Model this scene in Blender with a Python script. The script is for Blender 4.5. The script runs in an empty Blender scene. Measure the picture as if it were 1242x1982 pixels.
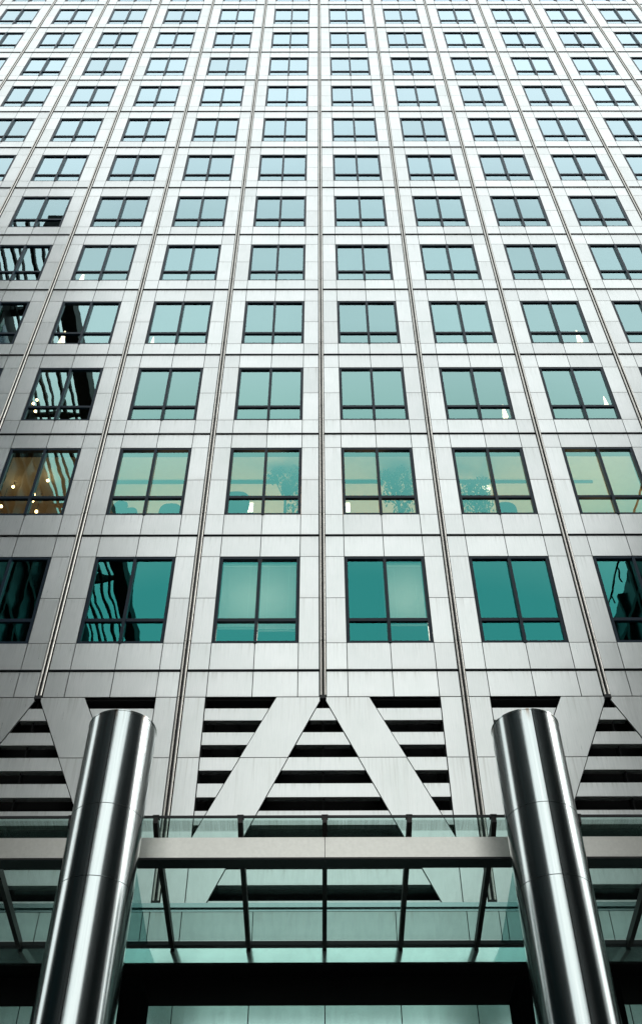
import bpy, math, random
from mathutils import Matrix, Vector
random.seed(7)
S = bpy.context.scene
COL = S.collection
R = math.radians

# ------------------------------------------------------------------ helpers
class MB:
    """collects faces, uvs and material slots for one mesh"""
    def __init__(s): s.v=[]; s.f=[]; s.m=[]; s.uv=[]; s.sm=[]
    def face(s, pts, mat=0, uv=None, smooth=False):
        b=len(s.v); s.v+= [tuple(p) for p in pts]; s.f.append(tuple(range(b,b+len(pts))))
        s.m.append(mat); s.sm.append(smooth); s.uv.append(uv or [(.5,.5)]*len(pts))
    def box(s, x0,x1,y0,y1,z0,z1, mat=0, skip='', uvn=True):
        c=[(x0,y0,z0),(x1,y0,z0),(x1,y1,z0),(x0,y1,z0),(x0,y0,z1),(x1,y0,z1),(x1,y1,z1),(x0,y1,z1)]
        b=len(s.v); s.v+=c
        F={'f':(0,1,5,4),'b':(2,3,7,6),'l':(3,0,4,7),'r':(1,2,6,5),'d':(3,2,1,0),'u':(4,5,6,7)}
        U=[(0,0),(1,0),(1,1),(0,1)]
        for k,q in F.items():
            if k in skip: continue
            s.f.append(tuple(b+i for i in q)); s.m.append(mat); s.sm.append(False)
            s.uv.append(U if k in 'fb' else [(.5,.5)]*4)
    def prism(s, poly, y0, y1, mat=0):
        """poly: list of (x,z) counter-clockwise seen from -y; extruded from y0 (front) to y1"""
        n=len(poly); zs=[p[1] for p in poly]; xs=[p[0] for p in poly]
        z0,z1=min(zs),max(zs); x0,x1=min(xs),max(xs)
        b=len(s.v); s.v+=[(x,y0,z) for x,z in poly]+[(x,y1,z) for x,z in poly]
        s.f.append(tuple(range(b,b+n))); s.uv.append([((x-x0)/(x1-x0+1e-6),(z-z0)/(z1-z0+1e-6)) for x,z in poly]); s.m.append(mat); s.sm.append(False)
        s.f.append(tuple(reversed(range(b+n,b+2*n)))); s.uv.append([(.5,.5)]*n); s.m.append(mat); s.sm.append(False)
        for i in range(n):
            j=(i+1)%n
            s.f.append((b+j,b+i,b+n+i,b+n+j)); s.uv.append([(.5,.5)]*4); s.m.append(mat); s.sm.append(False)
    def tube(s, p, q, r0, r1=None, n=14, mat=0, caps=True, smooth=True):
        p=Vector(p); q=Vector(q); r1=r0 if r1 is None else r1
        d=(q-p).normalized(); a=Vector((0,0,1)) if abs(d.z)<.9 else Vector((1,0,0))
        u=d.cross(a).normalized(); w=d.cross(u)
        b=len(s.v)
        for c,r in ((p,r0),(q,r1)):
            for i in range(n):
                t=2*math.pi*i/n; s.v.append(tuple(c+u*(r*math.cos(t))+w*(r*math.sin(t))))
        for i in range(n):
            j=(i+1)%n
            s.f.append((b+i,b+n+i,b+n+j,b+j)); s.m.append(mat); s.sm.append(smooth); s.uv.append([(.5,.5)]*4)
        if caps:
            s.v+=s.v[b:b+2*n]; b+=2*n       # own vertices, so the round side keeps straight normals
            s.f.append(tuple(b+i for i in range(n))); s.m.append(mat); s.sm.append(False); s.uv.append([(.5,.5)]*n)
            s.f.append(tuple(b+n+i for i in reversed(range(n)))); s.m.append(mat); s.sm.append(False); s.uv.append([(.5,.5)]*n)
    def lathe(s, prof, n=48, mat=0, cx=0, cy=0, a0=0, a1=2*math.pi, smooth=True):
        full=abs(a1-a0-2*math.pi)<1e-6; cnt=n if full else n+1
        b=len(s.v)
        for r,z in prof:
            for i in range(cnt):
                t=a0+(a1-a0)*i/n; s.v.append((cx+r*math.cos(t),cy+r*math.sin(t),z))
        for k in range(len(prof)-1):
            for i in range(n):
                j=(i+1)%cnt if full else i+1
                s.f.append((b+k*cnt+i,b+k*cnt+j,b+(k+1)*cnt+j,b+(k+1)*cnt+i)); s.m.append(mat); s.sm.append(smooth); s.uv.append([(.5,.5)]*4)
    def mesh(s, name, mats):
        me=bpy.data.meshes.new(name); me.from_pydata(s.v,[],s.f)
        for m in (mats if isinstance(mats,(list,tuple)) else [mats]): me.materials.append(m)
        me.polygons.foreach_set('material_index',s.m); me.polygons.foreach_set('use_smooth',s.sm)
        ul=me.uv_layers.new(name='UVMap'); flat=[c for f in s.uv for p in f for c in p]
        ul.data.foreach_set('uv',flat); me.update()
        return me
    def build(s, name, mats, parent=None):
        return link(name, s.mesh(name,mats), parent)

def link(name, me, parent=None, loc=(0,0,0)):
    o=bpy.data.objects.new(name, me); COL.objects.link(o); o.location=loc
    if parent is not None: o.parent=parent
    return o
def tag(o,label=None,cat=None,group=None,kind=None):
    if label: o['label']=label
    if cat: o['category']=cat
    if group: o['group']=group
    if kind: o['kind']=kind
    return o
def thing(name,label,cat,loc=(0,0,0),group=None,rz=0):
    o=bpy.data.objects.new(name,None); COL.objects.link(o); o.location=loc; o.rotation_euler=(0,0,rz)
    o.empty_display_size=.2
    return tag(o,label,cat,group)

# ------------------------------------------------------------------ materials
def mat(name):
    m=bpy.data.materials.new(name); m.use_nodes=True; nt=m.node_tree; nt.nodes.clear()
    out=nt.nodes.new('ShaderNodeOutputMaterial')
    return m,nt,out
def N(nt,t,**kw):
    n=nt.nodes.new(t)
    for k,v in kw.items():
        if k.startswith('_'): setattr(n,k[1:],v)
        else: n.inputs[k.replace('__',' ')].default_value=v
    return n
def L(nt,a,b): nt.links.new(a,b)
def math_(nt,op,a,b=None,clamp=False):
    n=nt.nodes.new('ShaderNodeMath'); n.operation=op; n.use_clamp=clamp
    for i,x in enumerate((a,b)):
        if x is None: continue
        if hasattr(x,'is_output'): nt.links.new(x,n.inputs[i])
        else: n.inputs[i].default_value=x
    return n.outputs[0]
def ramp(nt,fac,stops):
    n=nt.nodes.new('ShaderNodeValToRGB'); e=n.color_ramp.elements
    while len(e)>1: e.remove(e[-1])
    e[0].position=stops[0][0]; e[0].color=(*stops[0][1],1) if len(stops[0][1])==3 else stops[0][1]
    for p,c in stops[1:]:
        q=e.new(p); q.color=(*c,1)
    nt.links.new(fac,n.inputs[0]); return n.outputs[0]
def mixc(nt,fac,a,b,mode='MIX'):
    n=nt.nodes.new('ShaderNodeMix'); n.data_type='RGBA'; n.blend_type=mode
    for i,x in ((0,fac),(6,a),(7,b)):
        if hasattr(x,'is_output'): nt.links.new(x,n.inputs[i])
        elif i==0: n.inputs[0].default_value=x
        else: n.inputs[i].default_value=(*x,1)
    return n.outputs[2]
def noise(nt,vec,scale3,detail=4,rough=.6,scale=1.0):
    mp=nt.nodes.new('ShaderNodeMapping'); mp.inputs['Scale'].default_value=scale3
    nt.links.new(vec,mp.inputs[0])
    n=nt.nodes.new('ShaderNodeTexNoise'); n.inputs['Scale'].default_value=scale; n.inputs['Detail'].default_value=detail; n.inputs['Roughness'].default_value=rough
    nt.links.new(mp.outputs[0],n.inputs['Vector']); return n.outputs[0]

def principled(name, col, metal=0, rough=.5, spec=.5, vary=0, vscale=(3,3,3), bump=0, bscale=40):
    m,nt,out=mat(name); p=N(nt,'ShaderNodeBsdfPrincipled',Metallic=metal,Roughness=rough)
    p.inputs['Specular IOR Level'].default_value=spec; p.inputs['Base Color'].default_value=(*col,1)
    geo=nt.nodes.new('ShaderNodeNewGeometry')
    if vary:
        nz=noise(nt,geo.outputs['Position'],vscale)
        a=tuple(c*(1-vary) for c in col); b=tuple(min(1,c*(1+vary)) for c in col)
        L(nt,ramp(nt,nz,[(.3,a),(.7,b)]),p.inputs['Base Color'])
    if bump:
        nb=noise(nt,geo.outputs['Position'],(bscale,)*3)
        bp=N(nt,'ShaderNodeBump',Strength=bump,Distance=.01); L(nt,nb,bp.inputs['Height']); L(nt,bp.outputs[0],p.inputs['Normal'])
    L(nt,p.outputs[0],out.inputs[0]); return m

def make_linen(name, base=(.80,.82,.82), rough=.30, tint_rand=.085):
    """linen finish stainless steel cladding with vertical grain, rain streaks and grime under the joints"""
    m,nt,out=mat(name); p=N(nt,'ShaderNodeBsdfPrincipled',Metallic=.88)
    geo=nt.nodes.new('ShaderNodeNewGeometry'); pos=geo.outputs['Position']; rnd=geo.outputs['Random Per Island']
    uv=nt.nodes.new('ShaderNodeUVMap'); sep=nt.nodes.new('ShaderNodeSeparateXYZ'); L(nt,uv.outputs[0],sep.inputs[0])
    grain=noise(nt,pos,(55,55,1.6),6,.7)
    grainf=noise(nt,pos,(160,160,3),3,.6)
    cloud=noise(nt,pos,(1.1,1.1,.7),5,.6)
    streak=noise(nt,pos,(17,17,.35),4,.65)
    lo=tuple(c*(1-tint_rand) for c in base); hi=tuple(min(1,c*(1+tint_rand*.7)) for c in base)
    c0=ramp(nt,rnd,[(0,lo),(.5,base),(1,hi)])
    g=ramp(nt,grain,[(.25,(.86,.87,.88)),(.75,(1,1,1))])
    c1=mixc(nt,1.0,c0,g,'MULTIPLY')
    gf=ramp(nt,grainf,[(.3,(.93,.93,.94)),(.7,(1,1,1))])
    c1=mixc(nt,1.0,c1,gf,'MULTIPLY')
    cl=ramp(nt,cloud,[(.3,(.90,.92,.91)),(.7,(1,1,1))])
    c2=mixc(nt,1.0,c1,cl,'MULTIPLY')
    # grime: runs down from the top joint, and a little along the bottom one
    top=math_(nt,'POWER',sep.outputs[1],3.0)
    st=ramp(nt,streak,[(.50,(0,0,0)),(.72,(1,1,1))])
    f1=math_(nt,'MULTIPLY',top,st)
    bot=math_(nt,'POWER',math_(nt,'SUBTRACT',1.0,sep.outputs[1]),14.0)
    f2=math_(nt,'MULTIPLY',bot,ramp(nt,cloud,[(.45,(0,0,0)),(.65,(1,1,1))]))
    f=math_(nt,'ADD',math_(nt,'MULTIPLY',f1,.52),math_(nt,'MULTIPLY',f2,.35),True)
    c3=mixc(nt,f,c2,(.36,.35,.31))
    L(nt,c3,p.inputs['Base Color'])
    rr=math_(nt,'ADD',math_(nt,'MULTIPLY',grain,.16),rough-.08); L(nt,rr,p.inputs['Roughness'])
    wob=noise(nt,pos,(.9,.9,.9),2,.5)
    b1=N(nt,'ShaderNodeBump',Strength=.25,Distance=.02); L(nt,wob,b1.inputs['Height'])
    b2=N(nt,'ShaderNodeBump',Strength=.10,Distance=.002); L(nt,grainf,b2.inputs['Height']); L(nt,b1.outputs[0],b2.inputs['Normal'])
    L(nt,b2.outputs[0],p.inputs['Normal']); L(nt,p.outputs[0],out.inputs[0]); return m

def make_pane(name, trans=(.76,.80,.72)):
    """coated office glass: teal seen square-on, whiter at a glancing angle; slightly wavy; lets the room show through"""
    m,nt,out=mat(name)
    geo=nt.nodes.new('ShaderNodeNewGeometry'); pos=geo.outputs['Position']
    lw=N(nt,'ShaderNodeLayerWeight',Blend=.5)
    col=ramp(nt,lw.outputs['Facing'],[(0,(.015,.14,.13)),(.29,(.025,.20,.19)),(.36,(.085,.29,.265)),(.42,(.245,.415,.39)),(.48,(.325,.485,.485)),(.57,(.33,.455,.475)),(.62,(.42,.54,.575)),(.66,(.48,.60,.64)),(.75,(.53,.645,.69)),(1,(.92,.96,.97))])
    gl=N(nt,'ShaderNodeBsdfGlossy',Roughness=.0); oi=nt.nodes.new('ShaderNodeObjectInfo'); va=math_(nt,'ADD',math_(nt,'MULTIPLY',oi.outputs['Random'],.14),.93)
    vc=nt.nodes.new('ShaderNodeCombineColor'); [L(nt,va,vc.inputs[i]) for i in range(3)]
    L(nt,mixc(nt,1.0,col,vc.outputs[0],'MULTIPLY'),gl.inputs['Color'])
    wob=noise(nt,pos,(.55,.55,.75),2,.4)
    b=N(nt,'ShaderNodeBump',Strength=.26,Distance=.02); L(nt,wob,b.inputs['Height']); L(nt,b.outputs[0],gl.inputs['Normal'])
    tc=ramp(nt,lw.outputs['Facing'],[(0,trans),(.4,tuple(c*.75 for c in trans)),(.72,tuple(c*.4 for c in trans)),(1,(.02,.02,.02))])
    tr=N(nt,'ShaderNodeBsdfTransparent'); L(nt,tc,tr.inputs[0])
    ad=nt.nodes.new('ShaderNodeAddShader'); L(nt,gl.outputs[0],ad.inputs[0]); L(nt,tr.outputs[0],ad.inputs[1])
    L(nt,ad.outputs[0],out.inputs[0]); return m

def make_canopy_glass(name):
    m,nt,out=mat(name)
    geo=nt.nodes.new('ShaderNodeNewGeometry'); pos=geo.outputs['Position']
    tr=N(nt,'ShaderNodeBsdfTransparent',Color=(.79,.905,.88,1))
    gl=N(nt,'ShaderNodeBsdfGlossy',Roughness=.02,Color=(.85,.95,.92,1))
    lw=N(nt,'ShaderNodeLayerWeight',Blend=.5); fr=math_(nt,'ADD',math_(nt,'MULTIPLY',math_(nt,'POWER',lw.outputs['Facing'],5.0),.9),.03)
    mx=nt.nodes.new('ShaderNodeMixShader'); L(nt,fr,mx.inputs[0]); L(nt,tr.outputs[0],mx.inputs[1]); L(nt,gl.outputs[0],mx.inputs[2])
    # dried rain dirt, thicker along the edges that the beams trap
    sep=nt.nodes.new('ShaderNodeSeparateXYZ'); L(nt,pos,sep.inputs[0])
    d=noise(nt,pos,(9,2.0,2),6,.7); d2=noise(nt,pos,(60,1.5,1),3,.7)
    base=ramp(nt,d,[(.42,(0,0,0)),(.8,(1,1,1))])
    band=math_(nt,'MULTIPLY',math_(nt,'GREATER_THAN',sep.outputs[1],-3.79),math_(nt,'LESS_THAN',sep.outputs[1],-3.55))
    dirt=math_(nt,'ADD',math_(nt,'MULTIPLY',base,.05),math_(nt,'MULTIPLY',band,math_(nt,'MULTIPLY',d2,.42)),True)
    df=N(nt,'ShaderNodeBsdfDiffuse',Color=(.16,.19,.17,1))
    m2=nt.nodes.new('ShaderNodeMixShader'); L(nt,dirt,m2.inputs[0]); L(nt,mx.outputs[0],m2.inputs[1]); L(nt,df.outputs[0],m2.inputs[2])
    L(nt,m2.outputs[0],out.inputs[0]); return m

def make_column_steel(name):
    m,nt,out=mat(name); p=N(nt,'ShaderNodeBsdfPrincipled',Metallic=1.0)
    geo=nt.nodes.new('ShaderNodeNewGeometry'); pos=geo.outputs['Position']
    tc=nt.nodes.new('ShaderNodeTexCoord'); ob=tc.outputs['Object']
    gr=noise(nt,ob,(40,40,.5),5,.7); fine=noise(nt,ob,(120,120,1.2),3,.6)
    col=ramp(nt,gr,[(.3,(.55,.61,.615)),(.7,(.69,.735,.735))])
    sep=nt.nodes.new('ShaderNodeSeparateXYZ'); L(nt,ob,sep.inputs[0])
    hz=math_(nt,'MULTIPLY',math_(nt,'SUBTRACT',sep.outputs[2],10.58),3.4,True)
    rs=noise(nt,ob,(14,14,.8),3,.6)
    st=math_(nt,'MULTIPLY',math_(nt,'POWER',hz,2.0),ramp(nt,rs,[(.50,(0,0,0)),(.66,(1,1,1))]))
    L(nt,mixc(nt,math_(nt,'MULTIPLY',st,.75),col,(.20,.12,.06)),p.inputs['Base Color'])
    L(nt,math_(nt,'ADD',math_(nt,'MULTIPLY',gr,.06),.125),p.inputs['Roughness'])
    
    b=N(nt,'ShaderNodeBump',Strength=.06,Distance=.002); L(nt,fine,b.inputs['Height']); L(nt,b.outputs[0],p.inputs['Normal'])
    L(nt,p.outputs[0],out.inputs[0]); return m

def make_emit(name,col,st):
    m,nt,out=mat(name); e=N(nt,'ShaderNodeEmission',Strength=st,Color=(*col,1)); L(nt,e.outputs[0],out.inputs[0]); return m

M={}
M['linen']=make_linen('linen steel',(.90,.903,.885))
M['linen_brace']=make_linen('linen steel brace',(.84,.845,.825),.30,.03)
M['slat']=make_linen('louvre blade steel',(.84,.845,.825),.32,.06)
M['joint']=principled('dark joint sealant',(.012,.014,.015),0,.8)
M['pipe']=principled('polished mullion steel',(.60,.58,.54),.95,.34,vary=.12,vscale=(2,2,1.2))
M['rail']=principled('floor rail steel',(.022,.024,.026),.8,.32,vary=.1)
M['cap']=principled('black mullion cap',(.008,.008,.009),0,.5)
M['frame']=principled('navy window frame',(.005,.021,.040),0,.36,.24,vary=.15,vscale=(4,4,4))
M['pane']=make_pane('coated window glass')
M['void']=principled('plant room black',(.004,.004,.004),0,.9)
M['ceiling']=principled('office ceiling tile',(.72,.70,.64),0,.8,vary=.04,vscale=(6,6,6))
M['ceilingdim']=principled('unlit office ceiling',(.022,.023,.022),0,.8,vary=.1,vscale=(6,6,6))  # ceiling of the unlit floors, their dimness put into its colour
M['inner']=principled('office wall',(.16,.15,.14),0,.8,vary=.1)
M['darkinner']=principled('unlit office wall',(.05,.05,.05),0,.8,vary=.2)
M['blind']=principled('venetian blind',(.80,.81,.78),0,.6,vary=.06,vscale=(1.5,1.5,20))
m_,nt_,out_=mat('venetian blind'); d_=N(nt_,'ShaderNodeBsdfDiffuse',Color=(.82,.83,.79,1)); t_=N(nt_,'ShaderNodeBsdfTranslucent',Color=(.75,.78,.74,1)); x_=N(nt_,'ShaderNodeMixShader',Fac=.4)
L(nt_,d_.outputs[0],x_.inputs[1]); L(nt_,t_.outputs[0],x_.inputs[2]); L(nt_,x_.outputs[0],out_.inputs[0]); M['blind']=m_
M['beam']=principled('canopy beam steel',(.60,.585,.545),.95,.32,vary=.05,vscale=(22,22,22),bump=.05,bscale=220)
M['rib']=principled('dark canopy rib',(.030,.026,.024),.4,.45,vary=.2)
M['cglass']=make_canopy_glass('canopy glass')
m_,nt_,out_=mat('tinted side glass'); a_=N(nt_,'ShaderNodeBsdfTransparent',Color=(.66,.80,.80,1)); g_=N(nt_,'ShaderNodeBsdfGlossy',Roughness=.05,Color=(.5,.6,.6,1)); x_=N(nt_,'ShaderNodeMixShader',Fac=.06)
L(nt_,a_.outputs[0],x_.inputs[1]); L(nt_,g_.outputs[0],x_.inputs[2]); L(nt_,x_.outputs[0],out_.inputs[0]); M['tint']=m_
M['colsteel']=make_column_steel('brushed column steel')
M['lobby']=principled('lobby steel panel',(.56,.86,.80),.9,.22,vary=.10,vscale=(5,5,1.2),bump=.03,bscale=3)
M['lobbystone']=make_linen('lobby fascia steel',(.57,.665,.635),.36,.05)
M['strip']=principled('polished gutter steel',(.66,.86,.82),.95,.10,vary=.05)
M['lobbytrim']=principled('lobby trim steel',(.35,.45,.45),1,.25)
M['paving']=principled('granite paving',(.22,.22,.21),0,.6,vary=.2,vscale=(1.2,1.2,1.2))
M['leaf']=principled('indoor tree leaf',(.05,.09,.03),0,.5,vary=.3)
M['bark']=principled('indoor tree bark',(.07,.05,.035),0,.8)
M['pot']=principled('dark planter',(.04,.04,.045),0,.4)
M['fabric']=principled('chair fabric',(.025,.03,.035),0,.8)
M['wood']=principled('desk wood',(.20,.13,.07),0,.5,vary=.2)
M['lampshade']=make_emit('lit lamp shade',(1,.84,.60),3.2)
M['lamppanel']=make_emit('lit ceiling panel',(1,.90,.72),5)
M['bulb']=make_emit('warm bulb',(1,.70,.32),14)
M['blackstone']=principled('black stone',(.0025,.003,.003),0,.9,.0,vary=.2)
M['refglass']=principled('dark block glass',(.004,.017,.020),0,.18,.10,vary=.5,vscale=(.15,.15,.1))
M['refgreen']=principled('green block glass',(.015,.12,.07),.0,.15,.6,vary=.3,vscale=(.3,.3,.2))
M['refblue']=principled('blue block glass',(.015,.05,.12),.0,.15,.6,vary=.3,vscale=(.3,.3,.2))
M['reframe']=principled('black steel frame',(.007,.008,.008),0,.6,.15,vary=.2)
M['refstone']=principled('grey block stone',(.10,.105,.105),0,.7,vary=.15,vscale=(.4,.4,.4))

# ------------------------------------------------------------------ camera
cx,D,ZC=-0.0838,17.4537,1.6
pit,yaw,rol=R(48.27573),R(0.20072),R(-0.26190)
fw=Vector((math.sin(yaw)*math.cos(pit),math.cos(yaw)*math.cos(pit),math.sin(pit)))
rt0=Vector((math.cos(yaw),-math.sin(yaw),0)); up0=rt0.cross(fw)
rt=rt0*math.cos(rol)+up0*math.sin(rol); up=up0*math.cos(rol)-rt0*math.sin(rol)
cam=bpy.data.cameras.new('camera'); co=bpy.data.objects.new('camera',cam); COL.objects.link(co)
mw=Matrix.Identity(4)
for i in range(3): mw[i][0]=rt[i]; mw[i][1]=up[i]; mw[i][2]=-fw[i]
mw[0][3],mw[1][3],mw[2][3]=cx,-D,ZC
co.matrix_world=mw
cam.sensor_fit='VERTICAL'; cam.sensor_height=36.0; cam.lens=36*2000/1982; cam.clip_end=2000
S.camera=co
def pix(P):
    V=Vector(P)-Vector((cx,-D,ZC)); z=V.dot(fw)
    return (621+2000*V.dot(rt)/z, 991-2000*V.dot(up)/z, z)

# ------------------------------------------------------------------ light
w=bpy.data.worlds.new('World'); S.world=w; w.use_nodes=True; nt=w.node_tree; nt.nodes.clear()
SUN_EL,SUN_AZ=R(40),R(98)      # azimuth clockwise from +y
wo=nt.nodes.new('ShaderNodeOutputWorld'); bg=nt.nodes.new('ShaderNodeBackground')
sky=nt.nodes.new('ShaderNodeTexSky'); sky.sky_type='NISHITA'; sky.sun_disc=False
sky.sun_elevation=SUN_EL; sky.sun_rotation=SUN_AZ; sky.air_density=1.0; sky.dust_density=4.0; sky.ozone_density=1.0
hs=nt.nodes.new('ShaderNodeHueSaturation'); hs.inputs['Saturation'].default_value=.35; nt.links.new(sky.outputs[0],hs.inputs['Color'])
tcw=nt.nodes.new('ShaderNodeTexCoord'); spw=nt.nodes.new('ShaderNodeSeparateXYZ'); nt.links.new(tcw.outputs['Generated'],spw.inputs[0])
ov=ramp(nt,spw.outputs[2],[(0,(11.6,12.1,11.7)),(.5,(14.0,14.6,14.1)),(.75,(11.2,11.8,11.6)),(1,(15.4,16.5,16.8))])   # overcast: brighter overhead
cn=noise(nt,tcw.outputs['Generated'],(2.2,2.2,3.0),5,.55)
ov2=mixc(nt,1.0,ov,ramp(nt,cn,[(.3,(.86,.875,.885)),(.7,(1.06,1.06,1.06))]),'MULTIPLY')
skm=mixc(nt,.80,hs.outputs[0],ov2)
nt.links.new(skm,bg.inputs[0]); bg.inputs[1].default_value=.12
nt.links.new(bg.outputs[0],wo.inputs[0])
sl=bpy.data.lights.new('sun','SUN'); sl.energy=.6; sl.angle=R(20); sl.color=(1,.97,.93)
so=bpy.data.objects.new('sun',sl); COL.objects.link(so)
sd=Vector((math.sin(SUN_AZ)*math.cos(SUN_EL),math.cos(SUN_AZ)*math.cos(SUN_EL),math.sin(SUN_EL)))
so.rotation_euler=sd.to_track_quat('Z','Y').to_euler()
S.view_settings.view_transform='Standard'; S.view_settings.look='None'; S.view_settings.exposure=0.0; S.view_settings.gamma=1.0

# ------------------------------------------------------------------ ground
g=MB(); g.face([(-300,-300,0),(300,-300,0),(300,300,0),(-300,300,0)])
tag(g.build('plaza_paving',M['paving']),kind='structure')

# ------------------------------------------------------------------ the tower
B=3.0
H=[16.02,20.305,24.431,28.409,32.363,36.314,40.273,44.199,48.192,52.192,56.183,60.145,64.241]
while len(H)<18: H.append(H[-1]+3.96)
NF=len(H)-1
OFF=[(.785,.75),(.775,.62),(.645,.70)]+[(.625,.76)]*20
N0,N1=-8,8
tower=thing('office_tower','tall steel clad office tower with a grid of dark framed teal windows, filling the view','building')
J=.0085
clad=MB(); core=MB()
def win(k): return H[k]+OFF[k][0], H[k+1]-OFF[k][1]
for k in range(NF):
    wb,wt=win(k); mid=(wb+wt)/2
    lo,hi=H[k]+.036,H[k+1]-.036
    for n in range(N0,N1):
        x=n*B; xs=[x+.077,x+.535,x+1.5,x+2.465,x+2.923]
        for i in range(4):
            for z0,z1 in ((lo,wb),(wt,hi)):
                clad.box(xs[i]+J,xs[i+1]-J,0,.03,z0+(J if z0==wt else 0),z1-(J if z1==wb else 0),0,'b')
        for i in (0,3):
            for z0,z1 in ((wb,mid),(mid,wt)):
                clad.box(xs[i]+J,xs[i+1]-J,0,.03,z0+J,z1-J,0,'b')
        # backing behind the joints
        core.box(x-.535,x+.535,.075,.32,wb-.001,wt+.001,0)
    core.box(N0*B-.6,N1*B+.6,.074,.321,H[k]-(OFF[k-1][1] if k else .70)+.0,wb,0)
core.box(N0*B-.6,N1*B+.6,.074,.321,H[NF]-OFF[NF-1][1],H[NF]+1.0,0)
for n in range(N0,N1):          # band below the lowest rail, and the coping above the last floor
    x=n*B; xs=[x+.077,x+.535,x+1.5,x+2.465,x+2.923]
    for i in range(4):
        clad.box(xs[i]+J,xs[i+1]-J,0,.03,15.305+J,H[0]-.034,0,'b')
        clad.box(xs[i]+J,xs[i+1]-J,0,.03,H[NF]+.034,H[NF]+1.0,0,'b')
clad.build('cladding',M['linen'],tower)
core.build('wall_core',M['joint'],tower)
# floor rails
for k in range(NF+1):
    r=MB()
    for n in range(N0,N1):
        r.tube((n*B+.066,-.006,H[k]),(n*B+2.934,-.006,H[k]),.027,n=12)
    r.build('floor_rail',M['rail'],tower)
# twin pipe mullions
TOPZ=H[NF]+1.0
for n in range(N0,N1+1):
    z0=15.30 if n%2==0 else 10.72
    p=MB(); x=n*B
    p.box(x-.012,x+.012,.0,.06,z0,TOPZ,1)
    zs=[z0]+[win(k)[0]+.03 for k in range(NF) if win(k)[0]>z0]+[TOPZ]
    if n%2: zs.insert(1,15.28)
    for a,b in zip(zs[:-1],zs[1:]):
        for s in (-1,1): p.tube((x+s*.042,-.03,a+.006),(x+s*.042,-.03,b-.006),.0225,n=12)
    for z in zs[1:-1]:
        p.box(x-.064,x+.064,-.040,.02,z-.007,z+.007,1)
    p.box(x-.068,x+.068,-.062,.03,z0-.075,z0+.01,1)
    p.build('mullion_pipe',[M['pipe'],M['cap']],tower)

# windows: each one frame > pane
FW=.070
def frame_mesh(k):
    wb,wt=win(k); h=wt-wb; x0,x1=.541,2.459; f=MB()
    y0,y1=.010,.110
    f.box(x0,x0+FW,y0,y1,0,h); f.box(x1-FW,x1,y0,y1,0,h)
    for a_,b_ in ((x0+FW,1.4629),(1.5371,x1-FW)):
        f.box(a_,b_,y0,y1,0,FW); f.box(a_,b_,y0,y1,h-FW,h)
    t=h*.26
    f.box(1.5-.036,1.5+.036,-.024,y1-.001,-.004,h-.03)
    for a,b in ((x0+FW,1.463),(1.537,x1-FW)): f.box(a,b,.020,y1-.002,t-.045,t+.045)
    return f.mesh('window',M['frame'])
def pane_quads(f,k,ox=0,oz=0,mi=0):
    wb,wt=win(k); h=wt-wb; t=h*.26; y=.062
    for a,b in ((.541+FW,1.463),(1.537,2.459-FW)):
        for c,d in ((FW,t-.045),(t+.045,h-FW)):
            f.face([(ox+a,y,oz+c),(ox+b,y,oz+c),(ox+b,y,oz+d),(ox+a,y,oz+d)],mi)
def pane_mesh(k):
    f=MB(); pane_quads(f,k); return f.mesh('pane',M['pane'])
fm={}; pm={}
cand=[]
for k in range(NF):
    wb,wt=win(k)
    for n in range(N0,N1):
        x=n*B
        q=[pix((x+a,0,z)) for a in (.54,2.46) for z in (wb,wt)]
        xs=[max(0,min(1242,p[0])) for p in q]; ys=[max(0,min(1982,p[1])) for p in q]
        cand.append(((max(xs)-min(xs))*(max(ys)-min(ys)),k,n))
cand.sort(reverse=True)
WIN={}
for i,(a,k,n) in enumerate(cand[:100]):
    if k not in fm: fm[k]=frame_mesh(k); pm[k]=pane_mesh(k)
    wb,wt=win(k)
    o=link('window',fm[k],tower,(n*B,0,wb)); WIN[(k,n)]=o
    q=link('pane',pm[k],o,(0,0,0)); q.rotation_euler=(R(random.uniform(-.12,.12)),0,R(random.uniform(-.12,.12)))
st=MB()
for a,k,n in cand[100:]:
    wb,wt=win(k); me=fm.get(k) or frame_mesh(k); fm[k]=me
    for pl in me.polygons: st.face([(me.vertices[v].co.x+n*B,me.vertices[v].co.y,me.vertices[v].co.z+wb) for v in pl.vertices],0)
    pane_quads(st,k,n*B,wb,1)
tag(st.build('window',[M['frame'],M['pane']],tower),kind='stuff')

# rooms behind the glass: ceilings, partitions, rear wall
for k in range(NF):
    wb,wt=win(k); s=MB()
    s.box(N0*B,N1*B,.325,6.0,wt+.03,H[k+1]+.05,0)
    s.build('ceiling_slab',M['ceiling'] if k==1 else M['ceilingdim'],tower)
rw=MB(); rw.box(N0*B,N1*B,6.0,6.2,15.0,TOPZ,0); rw.box(N0*B,N1*B,.33,5.99,15.9,H[0]+.3,0)
rw.build('rear_wall',M['inner'],tower)
tk=MB()
for x0,x1 in ((-5.9,-3.6),(-2.6,-1.2),(.4,1.7),(3.4,5.9),(6.4,7.6)): tk.box(x0,x1,1.20,1.25,win(1)[1]-.05,win(1)[1]+.028)
tk.build('ceiling_track',M['fabric'],tower)
pw=MB()
for k in range(0,4):
    for n in (-2,2,4,-4):
        if k==1 and n==2: continue
        if k==0 and abs(n)==2: continue
        pw.box(n*B-.06,n*B+.06,.33,5.99,H[k]+.06,win(k)[1]+.02,0)
for xp in (-3,0,3): pw.box(xp-.05,xp+.05,.33,5.99,H[0]+.31,win(0)[1]+.02,0)
pw.box(1.46,1.54,.33,5.99,H[0]+.31,win(0)[1]+.02,0)
pw.build('partition_wall',M['inner'],tower)
sw=MB(); 
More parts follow.
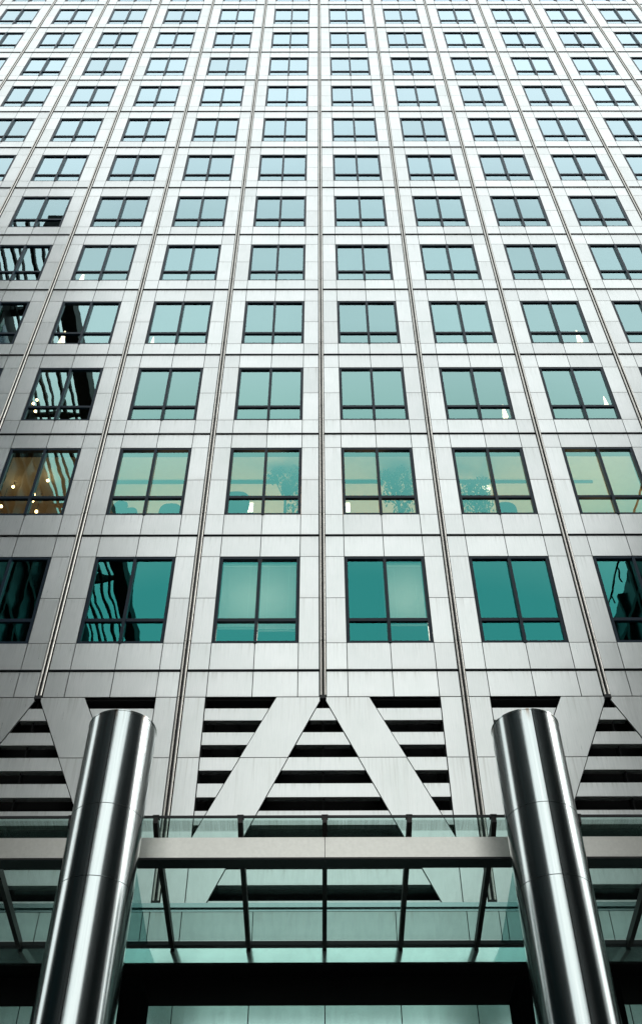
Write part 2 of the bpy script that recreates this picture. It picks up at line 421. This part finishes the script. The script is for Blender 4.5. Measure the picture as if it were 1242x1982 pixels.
for x0,x1 in ((N0*B-.6,N0*B-.35),(N1*B+.35,N1*B+.6)): sw.box(x0,x1,.33,30,0,TOPZ)
sw.box(N0*B-.35,N1*B+.35,29.75,30,0,TOPZ); sw.box(N0*B-.59,N1*B+.59,.34,29.9,TOPZ-.4,TOPZ-.1)
sw.build('side_wall',M['linen_brace'],tower)

# blinds
def blind(k,n,half,drop):
    wb,wt=win(k); h=wt-wb; a,b=((.541+FW,1.463),(1.537,2.459-FW))[half]
    m=MB(); z=h-FW-.10
    m.box(a+.01,b-.01,.130,.175,z,z+.06)
    while z>h-drop:
        m.face([(a+.01,.140,z),(b-.01,.140,z),(b-.01,.146,z+.0225),(a+.01,.146,z+.0225)]); z-=.0235
    m.box(a+.01,b-.01,.130,.175,z-.03,z-.005)
    for xx in (a+.18,b-.18): m.tube((xx,.136,z),(xx,.136,h-FW-.1),.003,n=5)
    m.build('blind',M['blind'],WIN[(k,n)])
blind(0,-1,0,2.15); blind(0,-1,1,2.22); blind(0,0,1,2.05)

# ------------------------------------------------------------------ diagonal braces and louvres (z 15.30 .. 10.67)
ZT,ZB,ZJ=15.30,10.67,13.785
SL=1/2.21
def inner(z): return .018+(ZT-z)*SL
def outer(z): return min(2.475,.985+(ZT-z)*SL)
for a in (-12,-6,0,6,12):
    for sg in (-1,1):
        def P(pts): 
            q=[(a+sg*x,z) for x,z in pts]
            return q if sg>0 else q[::-1]
        br=MB(); zk=ZT-(2.475-.985)/SL
        # counter-clockwise seen from -y (x right, z up)
        br.prism(P([(inner(ZJ)+J,ZJ+J),(outer(ZJ)-J,ZJ+J),(outer(ZT)-J,ZT-J),(inner(ZT)+J,ZT-J)]),0,.05)
        br.prism(P([(inner(ZB)+J,ZB),(2.475-J,ZB),(2.475-J,zk),(outer(ZJ)-J,ZJ-J),(inner(ZJ)+J,ZJ-J)]),0,.05)
        br.build('diagonal_brace',M['linen_brace'],tower)
        if a+sg*3 in (-9,-3,3,9):
            pr=MB()
            for z0,z1 in ((ZB,ZJ),(ZJ,ZT)):
                pr.prism(P([(2.475+J,z0+J),(2.923-J,z0+J),(2.923-J,z1-J),(2.475+J,z1-J)]),0,.05)
            pr.build('pier_panel',M['linen_brace'],tower)
        # side louvre between brace and pier
        lv=MB(); z=15.012
        while z>zk+.05:
            z1=z-.305; zz=max(z1,zk+.03)
            lv.prism(P([(outer(zz)+.012,zz),(2.475-.012,zz),(2.475-.012,z),(outer(z)+.012,z)]),.012,.16)
            z-=.6085
        for xx in (1.75,2.3): lv.box(a+sg*xx-.02,a+sg*xx+.02,.30,.34,zk,ZT,1)
        lv.build('louvre',[M['slat'],M['void']],tower)
    lv=MB(); z=15.012
    while z>ZB:
        z1=max(z-.305,ZB)
        lv.prism([(a-inner(z1)+.012,z1),(a+inner(z1)-.012,z1),(a+inner(z)-.012,z),(a-inner(z)+.012,z)],.012,.16)
        z-=.6085
    lv.build('louvre',M['slat'],tower)
bk=MB()
bk.box(N0*B-.3,N1*B+.3,.55,.6,9.0,15.25)
bk.box(N0*B-.3,N1*B+.3,.06,.549,15.25,15.295)
for n in range(N0,N1+1):
    bk.box(n*B-.55 if n%2 else n*B-.01,n*B+.55 if n%2 else n*B+.01,.07,.30,ZB,15.24)
bk.build('plant_room_wall',M['void'],tower)

# ------------------------------------------------------------------ lobby front, 0.8 m proud of the tower
YL=-.80; X0,X1=-15.6,15.6
lb=MB()
lb.box(X0,X1,YL-.05,.04,10.19,10.27,1)            # ledge cap
lb.box(X0,X1,YL+.03,YL+.10,9.60,10.19,2)          # dark joint backing
xj=[-15.6,-14.4,-13.2,-12,-10.8,-9.6,-8.4,-7.2,-6,-4.8,-3.6,-2.4,-1.2,0,1.2,2.4,3.6,4.8,6,7.2,8.4,9.6,10.8,12,13.2,14.4,15.6]
for a,b in zip(xj[:-1],xj[1:]):
    cuts=[a,b]
    for c in (-3,3):
        if a<c<b: cuts=[a,c-.06,c+.06,b]
    for p_,q_ in zip(cuts[:-1],cuts[1:]): lb.box(p_+.007,q_-.007,YL,YL+.03,9.61,10.13)
lb.box(X0,X1,YL-.004,YL+.02,10.137,10.183,1)
lb.build('fascia_panel',[M['lobbystone'],M['lobbytrim'],M['joint']],tower)
l2=MB(); l2.box(X0,X1,YL-.06,YL+.1,9.535,9.60,1); l2.box(X0,X1,YL,YL+.08,9.27,9.535,0)
l2.build('gutter_strip',[M['strip'],M['cap']],tower)
l3=MB(); l3.box(X0,X1,YL+.55,YL+.6,8.0,9.6); l3.box(X0,X1,YL+.081,YL+.55,9.275,9.30); l3.box(X0,X1,YL+.04,YL+.55,0,8.57)
l3.build('lobby_recess',M['void'],tower)
l4=MB()
for a,b in zip(xj[:-1],xj[1:]):
    for z0,z1 in ((5.6,8.59),(2.8,5.6),(.0,2.8)): l4.box(a+.008,b-.008,YL,YL+.03,z0+.01,z1-.01)
l4.build('lobby_panel',M['lobby'],tower)

# ------------------------------------------------------------------ canopy
can=thing('glass_canopy','glass entrance canopy on dark ribs with a steel front beam, between the two columns','canopy',(0,YL,9.6))
YF,ZF,YR,ZR=-3.86,10.03,-.83,9.615
def gz(y): return ZF+(ZR-ZF)*(y-YF)/(YR-YF)
def lc(mb,name,m):      # build in world coordinates, parent keeps them
    for i,v in enumerate(mb.v): mb.v[i]=(v[0],v[1]-YL,v[2]-9.6)
    return mb.build(name,m,can)
RS=1.25
gl=MB()
for i in range(-8,8):
    x0,x1=i*RS+.006,(i+1)*RS-.006
    b=[(x0,YF,gz(YF)),(x1,YF,gz(YF)),(x1,YR,gz(YR)),(x0,YR,gz(YR))]; t=[(x,y,z+.016) for x,y,z in b]
    gl.face([b[3],b[2],b[1],b[0]]); gl.face(t)
lc(gl,'roof_glass',M['cglass'])
for xa,xb in ((-3.9,-2.9),(2.9,3.9)):
    ts=MB(); ts.box(xa,xb,0,1,0,.012)
    for q,v in enumerate(ts.v):
        y=-3.42 if v[1]<.5 else YR; ts.v[q]=(v[0],y,gz(y)-.06+v[2])
    lc(ts,'tinted_strip',M['tint'])
for i in range(-8,9):
    r=MB(); x=i*RS; w_=.036
    def sec(y,h): return [(x-w_,y,gz(y)-h),(x+w_,y,gz(y)-h),(x+w_,y,gz(y)-.004),(x-w_,y,gz(y)-.004)]
    A,Bm,Cc=sec(YF-.02,.10),sec(-3.60,.17),sec(YR-.03,.14)
    for u,v in ((A,Bm),(Bm,Cc)):
        for q in range(4):
            s=(q+1)%4; r.face([u[q],u[s],v[s],v[q]])
    r.face(A[::-1]); r.face(Cc)
    # clamp plate on top of the front tip
    r.box(x-w_-.012,x+w_+.012,YF-.03,YF+.10,gz(YF)+.018,gz(YF)+.034)
    lc(r,'rib',M['rib'])
e=MB(); e.box(-10,10,YF-.022,YF-.002,ZF-.012,ZF+.026); lc(e,'edge_trim',M['cap'])
bm=MB()
for i in range(-2,2):
    xa,xb=i*6,(i+1)*6
    xa+=.004; xb-=.004
    bm.box(xa,xb,-3.70,-3.52,9.478,9.80)
    bm.box(xa,xb,-3.697,-3.44,9.45,9.4775,1)  # black strip: shade on the beam's underside put in as colour
lc(bm,'front_beam',[M['beam'],M['cap']])

# ------------------------------------------------------------------ columns
def column(x,label):
    c=thing('steel_column',label,'column',(x,-4.85,0),'steel entrance columns')
    r=.492
    inn=MB(); inn.lathe([(r-.012,0),(r-.012,10.86)],64); inn.build('core',M['joint'],c)
    cuts=[0,2.0,4.1,6.2,8.30,9.35,10.88]
    gap=.011
    sa=R(-90)+ (R(-4) if x<0 else R(3))
    for z0,z1 in zip(cuts[:-1],cuts[1:]):
        s=MB(); a0=sa+gap; 
        for pr_ in ([(r,z0+.006),(r,z1-.006)],[(r-.004,z0+.004),(r,z0+.006)],[(r,z1-.006),(r-.004,z1-.004)]):
            s.lathe(pr_,128,a0=a0,a1=sa+2*math.pi-gap)
        s.build('cladding_section',M['colsteel'],c)
    t=MB(); [t.lathe(q_,96) for q_ in ([(r-.03,10.872),(r+.006,10.874)],[(r+.006,10.874),(r+.006,10.890)],[(r+.006,10.890),(0.001,10.90)])]; t.build('top_cap',M['colsteel'],c)
    return c
for xa,xb,lab in ((-3.92,-2.5,'black stone pier standing behind the left steel column'),(2.6,4.0,'black stone pier standing behind the right steel column')):
    t=thing('stone_pier',lab,'pier',((xa+xb)/2,-2.9,0),'stone piers under the canopy'); h_=(xb-xa)/2
    a=MB(); a.box(-h_,h_,-.4,.4,.12,7.9); a.build('shaft',M['blackstone'],t)
    a=MB(); a.box(-h_-.05,h_+.05,-.45,.45,0,.12); a.build('plinth',M['blackstone'],t)
    a=MB(); a.box(-h_+.02,h_-.02,-.38,.38,7.9,7.93); a.build('cap',M['blackstone'],t)
column(-2.985,'shiny round steel column left of the entrance canopy')
column(2.965,'shiny round steel column right of the entrance canopy')

# ------------------------------------------------------------------ things seen through the windows
def unproj(px,py,Y):
    v=fw+rt*((px-621)/2000)+up*((991-py)/2000); t=(Y+D)/v.y
    return Vector((cx+t*v.x,Y,ZC+t*v.z))
def cone_lamp(px,py,Y,s,label):
    p=unproj(px,py,Y)
    t=thing('table_lamp',label,'lamp',p,'lit lamps behind the windows')
    a=MB(); a.lathe([(.15*s,-.50*s),(.125*s,-.32*s),(.035*s,.55*s),(.001,.56*s)],24); a.build('lamp_shade',M['lampshade'],t)
    b=MB(); b.lathe([(.10*s,-.80*s),(.095*s,-.775*s),(.018*s,-.765*s),(.018*s,-.45*s)],16); b.build('lamp_base',M['pot'],t)
for px,py,Y,s,lb_ in [(1118,651,.55,.62,'lit lamp shade low in the third window right of centre, fourth row up'),
    (975,796,.55,.55,'lit white lamp shade low in the second window right of centre, third row up'),
    (1170,776,.75,.40,'small lit lamp in the third window right of centre'),
    (122,655,.55,.75,'large lit lamp shade beside the curved dark reflection, fourth row up'),
    (160,537,.55,.62,'lit lamp shade low in the second window from the left, fifth row up'),
    (296,660,.75,.42,'small lit lamp in the second window left of centre, fourth row up'),
    (492,984,.9,.34,'small lit lamp on a table at the left of centre, second row up')][:6]:
    cone_lamp(px,py,Y,s,lb_)
def panel_lamp(px,py,Y,label,w=.16,h=.34):
    p=unproj(px,py,Y); t=thing('wall_lamp',label,'lamp',p,'lit lamp panels behind the windows')
    a=MB(); a.box(-w/2,w/2,-.03,0,-h/2,h/2); a.build('lamp_panel',M['lamppanel'],t)
    b=MB(); b.box(-w/2-.012,w/2+.012,.002,.05,-h/2-.012,h/2+.012); b.build('lamp_housing',M['pot'],t)
panel_lamp(484,983,.9,'lit white lamp panel in the window left of the centre pipe, second row up')
panel_lamp(672,983,.9,'lit white lamp panel in the window right of the centre pipe, second row up',.13)
for i,(px,py,Y) in enumerate([(26,942,1.2),(62,873,1.2),(93,930,1.0),(66,957,1.0),(64,969,1.0),(71,990,.8),(3,980,.9),(65,781,.9),(72,774,.9),(66,789,.9),(69,796,.9),(73,1104,.9),(87,905,1.2)]):
    p=unproj(px,py,Y); row='lowest' if py>1050 else ('second' if py>850 else 'third')
    t=thing('pendant_bulb','small glowing warm bulb behind the far left window of the %s row up'%row,'lamp',p,'warm bulbs in the %s row at the far left'%row)
    a=MB(); a.lathe([(.001,-.045),(.032,-.03),(.042,0),(.03,.03),(.012,.045)],14); a.build('bulb',M['bulb'],t)
    b=MB(); b.tube((0,0,.04),(0,0,.75),.006,n=6); b.build('cord',M['cap'],t)
def tree(px,py,Y,wid,label):
    p=unproj(px,py,Y); base=H[1]+.1; cz=p.z-base
    t=thing('indoor_tree',label,'plant',(p.x,Y,base),'indoor trees in the second row of windows')
    f=MB(); rr=random.Random(int(px))
    cl=[(rr.uniform(-.6,.6)*wid,rr.uniform(-.25,.25),cz+rr.uniform(-.75,.6),rr.uniform(.16,.30)) for _ in range(15)]
    for c in cl:
        for _ in range(110):
            d=Vector((rr.gauss(0,1),rr.gauss(0,1),rr.gauss(0,1))).normalized()*c[3]*rr.random()**.5
            q=Vector(c[:3])+d; u=Vector((rr.gauss(0,1),rr.gauss(0,1),rr.gauss(0,1))).normalized(); v=u.orthogonal().normalized()
            l=rr.uniform(.045,.085); f.face([q-u*l,q+v*l*.4,q+u*l,q-v*l*.4])
    f.build('crown',M['leaf'],t)
    k=MB(); k.tube((0,0,.3),(0,0,cz),.045,.03,n=10)
    for c in cl[:8]: k.tube((0,0,cz-.75),c[:3],.018,.008,n=6)
    k.build('trunk',M['bark'],t)
    o=MB(); o.lathe([(.001,0),(.22,0),(.28,.42),(.25,.42),(.24,.36),(.001,.36)],24); o.build('pot',M['pot'],t)
tree(553,935,1.0,.62,'leafy indoor tree behind the window just left of the centre pipe, second row up')
tree(768,945,1.0,.62,'leafy indoor tree behind the window just right of the centre pipe, second row up')
tree(915,955,1.0,.55,'leafy indoor tree in front of a lamp in the second window right of centre')
pz=unproj(938,945,1.5)
t=thing('globe_lamp','bright globe lamp glowing through the leaves of an indoor tree','lamp',pz)
a=MB(); a.lathe([(.001,-.15)]+[(.15*math.cos(q),.15*math.sin(q)) for q in [R(d) for d in range(-75,90,15)]]+[(.001,.15)],24); a.build('globe',M['lampshade'],t)
b=MB(); b.tube((0,0,-1.7),(0,0,-.15),.02,n=8); b.lathe([(.18,-1.72),(.17,-1.69),(.02,-1.68)],20); b.build('stand',M['pot'],t)
def chair(px,py,Y,label,s=1.0,tilt=0):
    p=unproj(px,py,Y)
    t=thing('office_chair',label,'chair',p,'office chairs behind the second row of windows')
    bk_=MB(); pr_=[]
    for i in range(20):
        a=2*math.pi*i/20; pr_.append((.25*s*math.copysign(abs(math.cos(a))**.7,math.cos(a)),.32*s*math.copysign(abs(math.sin(a))**.8,math.sin(a))))
    bk_.prism([(x*math.cos(tilt)-z*math.sin(tilt),x*math.sin(tilt)+z*math.cos(tilt)) for x,z in pr_],-.03,.03); bk_.build('backrest',M['fabric'],t)
    se=MB(); se.box(-.25*s,.25*s,.03,.50,-.48*s,-.40*s); se.build('seat',M['fabric'],t)
    lg=MB(); lg.tube((0,.2,-.40*s),(0,.2,-.80*s),.025,n=8)
    for i in range(5):
        a=2*math.pi*i/5; lg.tube((0,.2,-.78*s),(.28*math.cos(a),.2+.28*math.sin(a),-.84*s),.02,n=6)
    lg.build('leg',M['pot'],t)
chair(232,982,.8,'tilted oval chair back at the left end of the second window left of centre',.75,R(-22))
chair(251,996,.8,'low oval chair back right of the tilted one, second window left of centre',.8,0)
chair(329,994,.8,'low wide chair back under the right pane of the second window left of centre',1.2,0)
chair(456,975,.8,'tall dark chair back in the window left of the centre pipe',1.5,0)
chair(980,990,.8,'square dark chair back in the right pane of the second window right of centre',1.1,0)
p=unproj(686,985,.9)
t=thing('coat_stand','slim coat stand in place of an unclear dark figure, window right of the centre pipe','coat stand',(p.x,.9,H[1]+.06))  # stands in for an unclear slim silhouette
a=MB(); a.tube((0,0,0),(0,0,1.75),.025,n=10); a.lathe([(.2,0),(.19,.03),(.02,.04)],20); a.build('stand',M['wood'],t)
a=MB(); a.lathe([(.17,.55),(.20,.9),(.17,1.35),(.11,1.55),(.03,1.63)],20); a.build('coat',M['fabric'],t)
# light of the lit rooms, plus added lamps behind the blinds
def room_light(x,k,e,col=(1,.58,.30),y=2.6,dz=1.1,size=.6):
    l=bpy.data.lights.new('room_light','POINT'); l.energy=e; l.color=col; l.shadow_soft_size=size
    o=bpy.data.objects.new('room_light',l); COL.objects.link(o); o.location=(x,y,H[k]+dz)
for x in (-4.5,-1.5,1.5,4.5): room_light(x,1,112)
for x in (-1.5,1.98): room_light(x,0,55,(1,.97,.90),1.3,2.2,.35)  # unseen lamps added in the lowest row to brighten its blinds
room_light(7.6,1,120,(1,.66,.28),1.5,.9,.3)
room_light(-7.8,1,30,(1,.52,.2))
room_light(0,2,11); room_light(6,2,11)

# ------------------------------------------------------------------ neighbours across the plaza (seen in the glass and the steel)
nb=thing('glass_office_block','dark neighbouring block with an open roof frame, mirrored in the far left windows','building',(-14,-27,0))
def nbuild(mb,name,m,org):
    for i,v in enumerate(mb.v): mb.v[i]=(v[0]-org[0],v[1]-org[1],v[2]-org[2])
    return mb
O=(-14,-27,0)
b=MB(); b.box(-44,-17.2,-62,-6.8,0,50.4)
nbuild(b,'',0,O).build('wall',M['refglass'],nb)
b=MB()
y=-62
while y<-6.7:      # vertical fins and crossing braces on the wall that faces the plaza
    b.box(-17.2,-16.95,y-.10,y+.10,0,50.4); y+=2.3
for z in range(4,50,4): b.box(-17.2,-17.0,-62,-6.8,z-.15,z+.15)
for i in range(7):
    ya=-62+i*8.2
    b.tube((-16.8,ya,16),(-16.8,ya+8.2,34),.20,n=8); b.tube((-16.8,ya+8.2,16),(-16.8,ya,34),.20,n=8)
nbuild(b,'',0,O).build('facade_frame',M['reframe'],nb)
b=MB()             # open roof of bars that oversails the wall
b.box(-14.15,-13.35,-62,-6.8,51.0,52.2)
for i,x in enumerate((-14.6,-15.15,-15.8,-16.2,-16.75)): b.box(x-(.05,.09,.04,.07,.05)[i],x+(.05,.09,.04,.07,.05)[i],-62,-6.8,51.5,51.8)
for i in range(9):
    y=-62+i*7.1; b.box(-17.4,-13.4,y-.16,y+.16,51.82,52.1)
b.box(-17.6,-17.15,-62,-6.8,50.4,52.1)
nbuild(b,'',0,O).build('roof_frame',M['reframe'],nb)
b=MB(); b.box(-17.19,-17.02,-12.0,-7.2,33,50.3)
for z in (37.3,41.6,45.9): b.box(-17.02,-16.99,-12.0,-7.2,z-.08,z+.08,1)
nbuild(b,'',0,O).build('green_panel',[M['refgreen'],M['reframe']],nb)
b=MB(); b.box(-17.19,-17.02,-17.5,-12.05,33,50.3)
for y in (-13.3,-14.7,-16.1): b.box(-17.02,-16.99,y-.07,y+.07,33,50.3,1)
nbuild(b,'',0,O).build('blue_panel',[M['refblue'],M['reframe']],nb)
O2=(30,-35,0)
nb2=thing('dark_office_block','dark neighbouring block mirrored in the right edge of the lowest windows','building',O2)
b=MB(); b.box(17.2,45,-60,-10,0,42.5); nbuild(b,'',0,O2).build('wall',M['refglass'],nb2)
b=MB()
y=-60
while y<-9.9: b.box(16.95,17.2,y-.15,y+.15,0,42.5); y+=2.5
for z in range(4,43,4): b.box(16.98,17.2,-60,-10,z-.18,z+.18)
b.tube((17.0,-60,43.5),(17.0,-10,43.5),.06,n=6)
for i in range(26): b.tube((17.0,-60+2*i,42.5),(17.0,-60+2*i,43.5),.05,n=5)
nbuild(b,'',0,O2).build('facade_frame',M['reframe'],nb2)
O3=(0,-110,0)
nb3=thing('stone_office_block','low grey stone block closing the far side of the plaza','building',O3)
b=MB(); b.box(-80,80,-125,-100,0,16); nbuild(b,'',0,O3).build('wall',M['refstone'],nb3)
b=MB()
for i in range(-24,25):
    for z in (2,6,10): b.box(i*3.2-1,i*3.2+1,-100.0,-99.9,z,z+2.6)
nbuild(b,'',0,O3).build('window_bands',M['refglass'],nb3)

S.cycles.max_bounces=10; S.cycles.transparent_max_bounces=16; S.cycles.glossy_bounces=6
S.cycles.use_denoising=True; S.cycles.sample_clamp_indirect=6
